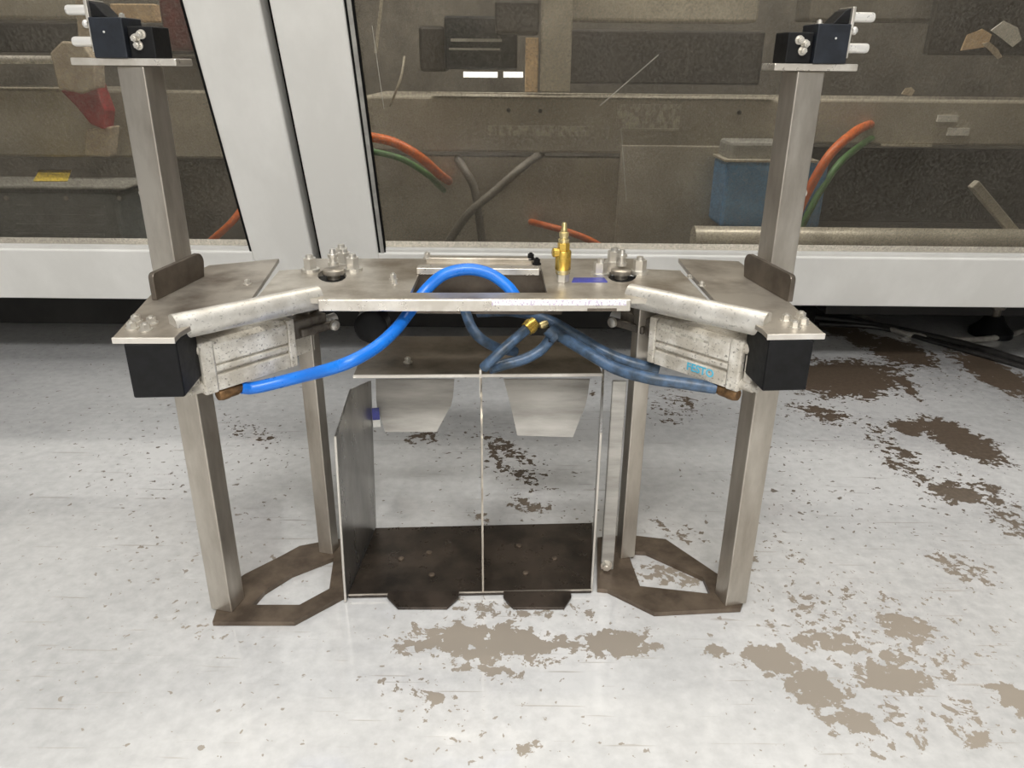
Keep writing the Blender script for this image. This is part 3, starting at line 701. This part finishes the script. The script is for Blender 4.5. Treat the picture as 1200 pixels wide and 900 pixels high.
# upper posts with their fins and cap plates
PS = .034
pl_c = front_corner_center(208, 324, ZT - .002, PS, -TA, 1); pr_c = front_corner_center(901, 326, ZT - .002, PS, TA, -1)
capz = pv(pl_c.x, pl_c.y, 78); capzr = pv(pr_c.x, pr_c.y, 84)
mesh_obj('post', sqtube(B(), pl_c.x, pl_c.y, PS, -TA, ZT - .002, capz), 'steel_tube', st, .0015)
mesh_obj('post', sqtube(B(), pr_c.x, pr_c.y, PS, TA, ZT - .002, capzr), 'steel_tube', st, .0015)
def fin(p_near, p_far, hgt):
    A = pz(*p_near, ZT - .002); C = pz(*p_far, ZT - .002)
    d = (C - A).normalized(); n = Vector((-d.y, d.x, 0)); Ln = (C - A).length
    prof = [(0, 0), (Ln, 0)]
    for i in range(7):
        t = math.radians(i * 90 / 6); prof.append((Ln + .004 - .012 + .012 * math.cos(t), hgt - .012 + .012 * math.sin(t)))
    for i in range(5):
        t = math.radians(90 + i * 90 / 4); prof.append((.006 + .006 * math.cos(t), hgt - .006 + .006 * math.sin(t)))
    bm = B(); add_hexa(bm, [A + d * u + Z3 * v_ - n * .003 for u, v_ in prof], [A + d * u + Z3 * v_ + n * .003 for u, v_ in prof])
    return mesh_obj('fin', bm, 'fin_steel', st, .0008)
fin((181, 352), (237, 324), .030); fin((926, 354), (874, 324), .030)
# dark strap down the inner face of each post
for (c_, sgn) in ((pl_c, 1), (pr_c, -1)):
    ang = -TA * sgn; ax = Vector((math.cos(ang), math.sin(ang), 0)); ay = Vector((-math.sin(ang), math.cos(ang), 0))
    mesh_obj('seam_strip', obox(B(), c_, ax * sgn, ay, Z3, (PS / 2 + .0002, PS / 2 + .0012), (-PS / 2 + .003, -PS / 2 + .0055), (ZT + .03, capz - .03)), 'dark_hole', st)
    mesh_obj('latch', obox(B(), c_, ax * sgn, ay, Z3, (PS / 2, PS / 2 + .009), (-.010, .016), (capz - .045, capz - .004)), 'black_plastic', st, .002)
    p = c_ + ax * (-sgn * PS / 2) + ay * (-.006); zz = pv(p.x, p.y, 226)
    mesh_obj('side_bolt', hexbolt(B(), Vector((p.x, p.y, zz)), -ax * sgn, .0045, .007), 'bolt_steel', st)
def cap_plate(c_, sgn, z, x0, x1):
    ang = -TA * sgn * .3; ax = Vector((math.cos(ang), math.sin(ang), 0)); ay = Vector((-math.sin(ang), math.cos(ang), 0))
    return mesh_obj('cap_plate', obox(B(), Vector((c_.x, c_.y, z)), ax, ay, Z3, (x0, x1), (-.020, .020), (.001, .0085)), 'steel_bright', st, .0012)
cap_plate(pl_c, 1, capz, -.068, .052); cap_plate(pr_c, -1, capzr, -.042, .054)

# shelf, tray, divider, side sheets
tfl = pz(408, 697, .006); tfr = pz(693, 691, .006); tbl = pz(440, 619, .006); tbr = pz(694, 613, .006)
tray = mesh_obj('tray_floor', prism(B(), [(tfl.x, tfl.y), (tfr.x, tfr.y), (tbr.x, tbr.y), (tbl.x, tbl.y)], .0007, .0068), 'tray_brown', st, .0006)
td = (tfr - tfl).normalized(); tn = Vector((-td.y, td.x, 0)); TW = (tfr - tfl).length; TD = (tbl - tfl).length
mesh_obj('tray_edge', obox(B(), tfl, td, tn, Z3, (0, TW), (-.0012, .0), (-.0005, .0012)), 'steel_wing', tray)
for (x, y) in ((503, 648), (506, 674), (608, 640), (616, 672), (470, 655), (650, 655)):
    p = pz(x, y, .0068); mesh_obj('rivet', lathe(B(), p, Z3, [(0, .004), (.0015, .004), (.0025, .002)], 12), 'brown_steel', tray, smooth=True)
def lip_tab(x0, x1, xi0, xi1):
    a_ = pz(x0, 694, .0065); c_ = pz(x1, 694, .0065); e_ = pz(xi0, 714, .0012); f_ = pz(xi1, 714, .0012)
    m1 = a_.lerp(e_, .35); m2 = c_.lerp(f_, .35); m1.x = a_.x; m2.x = c_.x
    pts = [a_, m1, e_, f_, m2, c_]
    bm = B(); add_hexa(bm, [p - Z3 * .0008 for p in pts], [p + Z3 * .0022 for p in pts])
    return mesh_obj('lip_tab', bm, 'tray_brown', tray, .0006)
lip_tab(455, 538, 466, 524); lip_tab(590, 669, 601, 661)
# left side sheet: plane through its floor line
sl0 = pz(405, 704, .002); sl1 = pz(438, 621, .002)
def vplane(p, q): d = (q - p); return p, Vector((-d.y, d.x, 0)).normalized()
SP, SN = vplane(sl0, sl1)
def sheet(pix, P, Nn, t, name='side_sheet', mat='steel_sheet'):
    pts = [pplane(x, y, P, Nn) for x, y in pix]
    for q in pts: q.z = max(q.z, .002)
    bm = B(); add_hexa(bm, [q - Nn * t / 2 for q in pts], [q + Nn * t / 2 for q in pts]); return mesh_obj(name, bm, mat, st), pts
shl, slp = sheet([(405, 704), (393, 511), (411, 456), (434, 446), (440, 619)], SP, SN, .0025)
bm = tube(B(), [slp[0] + Vector((0, -.001, 0)), slp[1] + Vector((0, -.001, 0))], .0016, 8); mesh_obj('sheet_edge', bm, 'steel_edge', shl, smooth=True)
bm = tube(B(), [slp[1] + Vector((0, -.001, 0)), slp[2] + Vector((0, -.001, 0))], .0010, 8); mesh_obj('sheet_edge', bm, 'steel_sheet', shl, smooth=True)
zs = slp[2].z
# shelf plate
ys = pz(413, 441, .29)
ZS = .256
sA = pz(414, 440, ZS); sB = pz(706, 438, ZS)
sd = (sB - sA).normalized(); sn = Vector((-sd.y, sd.x, 0)); SW = (sB - sA).length
SDP = .15
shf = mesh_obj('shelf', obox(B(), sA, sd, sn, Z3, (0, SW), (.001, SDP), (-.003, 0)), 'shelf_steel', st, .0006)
mesh_obj('shelf_edge', obox(B(), sA, sd, sn, Z3, (0, SW), (-.0012, .001), (-.0032, .0006)), 'steel_edge', shf)
p = pz(478, 425, ZS); mesh_obj('bolt', hexbolt(B(), p, Z3, .0045, .008), 'bolt_steel', st)
mesh_obj('shelf_back', obox(B(), sA, sd, sn, Z3, (0, SW), (.075, .078), (.060, ZT - TH - ZS - .001)), 'fin_steel', st)
# right side sheet
sr0 = pz(693, 692, .002); sr1 = pz(696, 614, .002); RP, RN = vplane(sr0, sr1)
hr = ZS - .003
e0 = pv(sr0.x, sr0.y, 507)
bm = B(); q = [Vector((sr0.x, sr0.y, .002)), Vector((sr0.x, sr0.y, e0)), Vector((sr0.x, sr0.y, .002)).lerp(Vector((sr1.x, sr1.y, .002)), .3), Vector((sr1.x, sr1.y, hr)), Vector((sr1.x, sr1.y, .002))]
q[2].z = hr
add_hexa(bm, [v_ - RN * .00125 for v_ in q], [v_ + RN * .00125 for v_ in q]); shr = mesh_obj('side_sheet', bm, 'steel_sheet', st)
mesh_obj('sheet_edge', tube(B(), [q[0] + Vector((0, -.001, 0)), q[1] + Vector((0, -.001, 0))], .0015, 8), 'steel_edge', shr, smooth=True)
# flat stays just outside the side sheets
for (px_, py_, px1_) in ((703, 668, 716),):
    a_ = pz(px_, py_, .006); c_ = pz(px1_, py_, .006); ht = ZS - .004
    mesh_obj('stay', box(B(), a_.x + .001, c_.x + .003, a_.y, a_.y + .006, .0065, pv(a_.x, a_.y, 447)), 'flap_steel', st, .0012)
    mesh_obj('stay_nut', hexbolt(B(), Vector((a_.x + .008, a_.y, .014)), (0, -1, 0), .0055, .008), 'bolt_steel', st)
# divider
dv0 = pz(566, 693, .0068); dv1 = dv0 + tn * (TD * .98)
ztop = pv(dv0.x, dv0.y + .03, 431)
bm = B(); q = [Vector((dv0.x, dv0.y, .0068)), Vector((dv0.x, dv0.y, .222)), Vector((dv0.x, dv0.y + .028, ZS - .003)), Vector((dv1.x, dv1.y, ZS - .003)), Vector((dv1.x, dv1.y, .0068))]
nx = Vector((tn.y, -tn.x, 0)); q = [Vector((v_.x, v_.y, v_.z)) for v_ in q]
q[2] = Vector((dv0.x, dv0.y, ZS - .003)) + tn * .085
add_hexa(bm, [v_ - nx * .0011 for v_ in q], [v_ + nx * .0011 for v_ in q]); dvd = mesh_obj('divider', bm, 'steel_wing', st)
pd = pz(563, 440, ZS)
mesh_obj('divider_tab', obox(B(), pd, sd, sn, Z3, (-.0014, .0014), (-.0015, .006), (-.030, .008)), 'steel_edge', dvd)
# deflector flaps hanging from the back of the shelf
def flap(pix, Y, mat):
    # plate bent in a shallow curve: its foot swings out towards the front
    tl, tr_, mr, br, bl, ml = [pY(x, y, Y) for x, y in pix]
    rows = []
    for i in range(7):
        t = i / 6
        if t < .45: l, r = tl.lerp(ml, t / .45), tr_.lerp(mr, t / .45)
        else: l, r = ml.lerp(bl, (t - .45) / .55), mr.lerp(br, (t - .45) / .55)
        off = Vector((0, .008 - .014 * t ** 2.2, 0)); rows.append((l + off, r + off))
    bm = B(); th = Vector((0, .0022, 0))
    f = [(bm.verts.new(l), bm.verts.new(r)) for l, r in rows]; k = [(bm.verts.new(l + th), bm.verts.new(r + th)) for l, r in rows]
    for i in range(6):
        bm.faces.new((f[i][0], f[i][1], f[i + 1][1], f[i + 1][0])); bm.faces.new((k[i][1], k[i][0], k[i + 1][0], k[i + 1][1]))
        bm.faces.new((f[i][0], f[i + 1][0], k[i + 1][0], k[i][0])); bm.faces.new((f[i][1], k[i][1], k[i + 1][1], f[i + 1][1]))
    bm.faces.new((f[0][0], k[0][0], k[0][1], f[0][1])); bm.faces.new((f[6][0], f[6][1], k[6][1], k[6][0]))
    return mesh_obj('deflector_flap', bm, mat, st, smooth=True)
flap([(590, 447), (692, 447), (688, 474), (671, 510), (606, 508), (598, 476)], .93, 'flap_steel')
flap([(439, 447), (532, 447), (530, 474), (512, 504), (452, 504), (440, 476)], .97, 'flap_steel')
# blue and white tag on the left sheet
tp = pplane(437, 485, SP, SN)
bm = obox(B(), tp + Vector((.006, -.010, 0)), Vector((.98, .2, 0)).normalized(), Vector((-.2, .98, 0)).normalized(), Z3, (-.005, .005), (-.0015, .0), (-.004, .014)); mesh_obj('tag', bm, 'blue_tape', st)
bm = obox(B(), tp + Vector((.006, -.010, 0)), Vector((.98, .2, 0)).normalized(), Vector((-.2, .98, 0)).normalized(), Z3, (-.0045, .0055), (-.0015, .0), (-.015, -.004)); mesh_obj('tag', bm, 'white_label_and_glint', st)
# rubber buffer below the plate
p = pY(437, 379, .93)
mesh_obj('rubber_buffer', lathe(B(), p + Vector((0, -.02, 0)), (0, 1, 0), [(0, .016), (.004, .021), (.03, .021), (.034, .016)], 24), 'black_plastic', st, smooth=True)

# ================================================================ CYLINDERS
def text_mesh(s, size):
    cu = bpy.data.curves.new('t', 'FONT'); cu.body = s; cu.size = size; cu.extrude = .0002; cu.offset = size * .02
    cu.align_x = 'CENTER'; cu.align_y = 'CENTER'
    o = bpy.data.objects.new('t', cu); COL.objects.link(o); dg = bpy.context.evaluated_depsgraph_get()
    me = bpy.data.meshes.new_from_object(o.evaluated_get(dg)); bpy.data.objects.remove(o, do_unlink=True)
    bm = B(); bm.from_mesh(me); bpy.data.meshes.remove(me); return bm
ZC = .352
def cylinder(label, p_out, p_in, rows, side, logo):
    A = pz(*p_out, ZC); C = pz(*p_in, ZC)
    d = (C - A); d.z = 0; Ln = d.length; d.normalize()
    n = Vector((-d.y, d.x, 0))
    if n.y < 0: n = -n                    # away from the camera side
    hgt = ZC - pv(A.x, A.y, rows)
    cy = thing('pneumatic_cylinder', label, 'air cylinder', (A.x + d.x * Ln / 2, A.y + d.y * Ln / 2, ZC - hgt), 'air cylinders under the wings')
    D = .052
    # profiled body: stepped cross-section with grooves
    h = hgt
    prof = [(0, -h), (0, -h * .70), (.0045, -h * .69), (.0045, -h * .63), (0, -h * .62), (0, -h * .52), (.0035, -h * .51), (.0035, -h * .47), (0, -h * .46), (0, -h * .08), (.006, 0), (D, 0), (D, -h)]
    q0 = A + d * .016; q1 = A + d * (Ln - .010)
    bm = B(); add_hexa(bm, [q0 + n * a_ + Z3 * b_ for a_, b_ in prof], [q1 + n * a_ + Z3 * b_ for a_, b_ in prof]); brl = mesh_obj('barrel', bm, 'cylinder_cast', cy, .0008)
    mesh_obj('end_cap', obox(B(), A, d, n, Z3, (0, .0155), (-.0015, D), (-h - .001, .0008)), 'cylinder_cast', cy, .0022)
    mesh_obj('end_cap', obox(B(), A, d, n, Z3, (Ln - .0095, Ln), (-.001, D), (-h, .0005)), 'cylinder_cast', cy, .0018)
    for zz in (-.0075, -h + .0075):
        p = A + n * .007 + Z3 * zz
        mesh_obj('tie_rod', lathe(B(), p, -d, [(0, .0062), (.014, .0062), (.0142, .0048), (.020, .0048)], 16), 'cylinder_cast', cy, smooth=True)
    mesh_obj('mounting_bar', obox(B(), A, d, n, Z3, (-.012, -.003), (.002, .014), (-h + .012, -.013)), 'cylinder_cast', cy, .001)
    # rod side: clevis block, rod and pin
    clv = mesh_obj('clevis', obox(B(), A, d, n, Z3, (Ln, Ln + .052), (.010, D - .010), (-h * .52, -h * .12)), 'clevis_dark', cy, .002)
    mesh_obj('clevis_fork', obox(B(), A, d, n, Z3, (Ln + .012, Ln + .066), (.004, .010), (-h * .48, -h * .30)), 'clevis_dark', clv, .002)
    mesh_obj('rod', cyl(B(), A + d * Ln + n * D * .5 - Z3 * h * .4, A + d * (Ln + .075) + n * D * .5 - Z3 * h * .4, .007, seg=16), 'pin_steel', cy, smooth=True)
    p = A + d * (Ln + .056) + n * .003 - Z3 * h * .38
    mesh_obj('pin', lathe(B(), p, -n, [(0, .006), (.004, .006), (.005, .004)], 14), 'bolt_steel', clv, smooth=True)
    mesh_obj('guide_plate', obox(B(), A, d, n, Z3, (Ln, Ln + .040), (.022, .026), (-h * .96, -h * .50)), 'cylinder_cast', cy, .001)
    # port fitting at the lower edge
    u0 = .024 if side < 0 else .010
    p = A + d * u0 + n * .006 - Z3 * (h + .0005)
    f = mesh_obj('port_fitting', lathe(B(), p - Z3 * .0065 - d * .008, d, [(0, .0060), (.004, .0072), (.011, .0072), (.013, .0066), (.022, .0066), (.024, .0055), (.028, .0055)], 14), 'copper_fitting', cy, smooth=True)
    ex = p - Z3 * .0065 + d * .020
    if logo:
        bm = text_mesh('FESTO', .0125)
        xd = d if d.x > 0 else -d
        M = Matrix((( xd.x, 0, -n.x, 0), (xd.y, 0, -n.y, 0), (0, 1, 0, 0), (0, 0, 0, 1)))
        c = A + d * (Ln * .40) - n * .0004 - Z3 * (h * .815)
        for v_ in bm.verts: v_.co = c + M @ v_.co
        mesh_obj('logo', bm, 'cyan_print', brl)
        # faint printed lines on the upper face
        bm = B()
        obox(bm, A, d, n, Z3, (Ln * .35, Ln * .85), (-.0003, .0), (-h * .22, -h * .17)); mesh_obj('type_print', bm, 'faint_print', brl)
    return cy, ex, d, n
cyL, exL, dL, nL = cylinder('grimy cast air cylinder feeding the bright blue hose under the wing', (232, 404), (344, 374), 463, -1, False)
cyR, exR, dR, nR = cylinder('grimy cast air cylinder with a small cyan logo feeding the dusty blue hose', (872, 402), (762, 371), 459, 1, True)

# ================================================================ HOSES
def hose(label, start, pts, r, mat, ends=True, name='air_hose'):
    P = ([start] if start is not None else []) + [pY(*p) for p in pts]
    o = mesh_obj(name, tube(B(), spline(P, 10), r, 18), mat, smooth=True)
    return tag(o, label, 'hose')
HR = .0070
yl = exL.y
hose('bright blue air hose arching through the cut-out in the plate', exL, [(300, 454, yl + .008), (350, 442, yl + .016), (400, 428, .765), (436, 410, .785), (462, 388, .815), (481, 364, .852), (499, 340, .872), (520, 322, .878), (548, 315.5, .880), (574, 321, .880), (593, 334, .876), (603, 346, .873), (607, 354, .876)], HR, 'blue_hose')
hose('dusty, shade-darkened blue air hose running to the cylinder with the cyan logo', exR, [(800, 449, exR.y + .006), (760, 443, .80), (722, 432, .82), (690, 414, .84), (664, 398, .86), (648, 388, .875)], HR, 'shaded_dusty_hose')
hose('dusty, shade-darkened blue air hose passing behind the plate lip to the clevis', None, [(560, 366, .94), (600, 365, .925), (640, 374, .905), (672, 391, .893), (708, 412, .875), (740, 425, .862), (772, 433, .858)], HR * .95, 'shaded_dusty_hose')
hose('dusty, shade-darkened blue air hose hanging down behind the bright arch', None, [(545, 364, .90), (553, 384, .885), (565, 398, .875), (584, 408, .885), (604, 412, .90)], HR * .9, 'shaded_dusty_hose')
hose('short dusty, shade-darkened blue air hose with a brass collar over the shelf edge', None, [(618, 385, .865), (604, 397, .855), (588, 411, .845), (572, 426, .84), (567, 431, .842)], HR * .9, 'shaded_dusty_hose')
hose('dusty, shade-darkened blue air hose curving over the shelf to the tee connector', None, [(574, 432, .852), (592, 427, .86), (614, 421, .865), (634, 410, .872), (648, 393, .876)], HR * .95, 'shaded_dusty_hose')
g = thing('brass_collar', 'brass hose collar and nipple at the end of the short dusty hose', 'fitting', tuple(pY(620, 384, .866)))
a_ = pY(617, 386, .864); c_ = pY(629, 376, .872); dd = (c_ - a_).normalized()
mesh_obj('collar', lathe(B(), a_, dd, [(0, .0085), (.004, .0085), (.0042, .0092), (.009, .0092), (.0092, .0075), (.014, .0075)], 16), 'brass', g, smooth=True)
mesh_obj('nipple', lathe(B(), pY(633, 382, .874), (.8, .2, .25), [(0, .0042), (.006, .0048), (.010, .0036)], 12), 'pale_brass', g, smooth=True)
g = thing('tee_connector', 'dark tee connector joining the dusty blue hoses', 'fitting', tuple(pY(648, 390, .875)))
mesh_obj('tee_body', lathe(B(), pY(643, 385, .873), (.62, -.2, -.6), [(0, .0088), (.010, .0088), (.0102, .0100), (.016, .0100)], 16), 'shaded_dusty_hose', g, smooth=True)
mesh_obj('tee_branch', lathe(B(), pY(650, 391, .873), (0, -.3, -1), [(0, .0080), (.010, .0080)], 14), 'black_cable', g, smooth=True)

# ================================================================ BRASS VALVE ON THE PLATE
vb = pz(659, 330, ZT)
g = thing('brass_valve', 'upright brass air coupling with stepped nipple standing on the steel plate', 'valve', tuple(vb))
mesh_obj('base_nut', cyl(B(), vb, vb + Z3 * .010, .0078, seg=6), 'bolt_steel', g, .0008)
mesh_obj('ferrule', lathe(B(), vb + Z3 * .010, Z3, [(0, .0085), (.004, .0092), (.005, .0088)], 20), 'pale_brass', g, smooth=True)
mesh_obj('sleeve', lathe(B(), vb + Z3 * .015, Z3, [(0, .0088), (.001, .0095), (.021, .0095), (.023, .0085)], 24), 'brass', g, smooth=True)
mesh_obj('hex_body', cyl(B(), vb + Z3 * .038, vb + Z3 * .047, .0075, seg=6), 'brass', g, .0006)
mesh_obj('nipple', lathe(B(), vb + Z3 * .047, Z3, [(0, .0058), (.004, .0066), (.005, .0045), (.008, .0056), (.012, .0056), (.013, .0038), (.0165, .0038), (.0175, .0030), (.022, .0030), (.0235, .002)], 16), 'pale_brass', g, smooth=True)
mesh_obj('side_port', lathe(B(), vb + Z3 * .036 + Vector((-.006, -.003, 0)), (-1, -.2, 0), [(0, .0055), (.006, .0055), (.0075, .004)], 14), 'brass', g, smooth=True)

# ================================================================ SENSOR HEADS ON THE POSTS
def sensor_head(label, c_, z, sgn):
    # sgn +1: pins point to -x (left post); -1 mirrored
    g = thing('sensor_head', label, 'sensor', (c_.x, c_.y, z), 'sensor heads on the posts')
    ang = -TA * sgn * .4; ax = Vector((math.cos(ang), math.sin(ang), 0)) * sgn; ay = Vector((-math.sin(ang), math.cos(ang), 0))
    o_ = Vector((c_.x, c_.y, z))
    bdy = mesh_obj('body', obox(B(), o_, ax, ay, Z3, (-.038, .000), (-.022, .018), (0, .0405)), 'black_box', g, .0012)
    rbl = mesh_obj('rear_block', obox(B(), o_, ax, ay, Z3, (.0005, .030), (-.016, .020), (0, .032)), 'black_plastic', g, .0015)
    mesh_obj('upper_wedge', prism_wedge(o_, ax, ay), 'black_plastic', g, .0008)
    mesh_obj('end_plate', obox(B(), o_, ax, ay, Z3, (-.0425, -.0385), (-.018, .014), (.036, .058)), 'steel_bright', g, .0008)
    mesh_obj('end_plate', obox(B(), o_, ax, ay, Z3, (-.0415, -.0385), (-.018, .014), (.006, .0355)), 'steel_bright', g, .0008)
    for (zz, x0) in ((.048, -.0425), (.0165, -.0415)):
        p = o_ + ax * x0 + ay * (-.008) + Z3 * zz
        mesh_obj('pin', lathe(B(), p, -ax, [(0, .0052), (.024, .0052), (.026, .0045)], 18), 'pin_steel', g, smooth=True)
    p = o_ + ax * -.042 + ay * (-.016) + Z3 * .034
    mesh_obj('ball', lathe(B(), p, -ax, [(0, .003), (.002, .0045), (.004, .0042), (.006, .002)], 12), 'pin_steel', g, smooth=True)
    for q in ((.010, .020), (.017, .024), (.012, .013)):
        p = o_ + ax * q[0] + ay * (-.016) + Z3 * q[1]
        mesh_obj('screw', hexbolt(B(), p, -ay, .0036, .008), 'bolt_steel', rbl)
    for q in (-.030, -.008):
        p = o_ + ax * q + ay * (-.006) + Z3 * .0405
        mesh_obj('cap_screw', hexbolt(B(), p, Z3, .003, .005), 'bolt_steel', bdy)
    mesh_obj('dot_mark', lathe(B(), o_ + ax * -.022 + ay * -.022 + Z3 * .026, -ay, [(0, .0012), (.0004, .0012)], 10), 'pin_steel', bdy)
    return g
def prism_wedge(o_, ax, ay):
    prof = [(-.0385, .041), (-.020, .041), (-.032, .054), (-.0385, .057)]
    bm = B(); add_hexa(bm, [o_ + ax * a_ + Z3 * b_ - ay * .014 for a_, b_ in prof], [o_ + ax * a_ + Z3 * b_ + ay * .012 for a_, b_ in prof]); return bm
sensor_head('black sensor head with two steel pins on the post near the red clamp', pl_c, capz + .0085, 1)
sensor_head('black sensor head with two steel pins on the post near the blue motor', pr_c, capzr + .0085, -1)
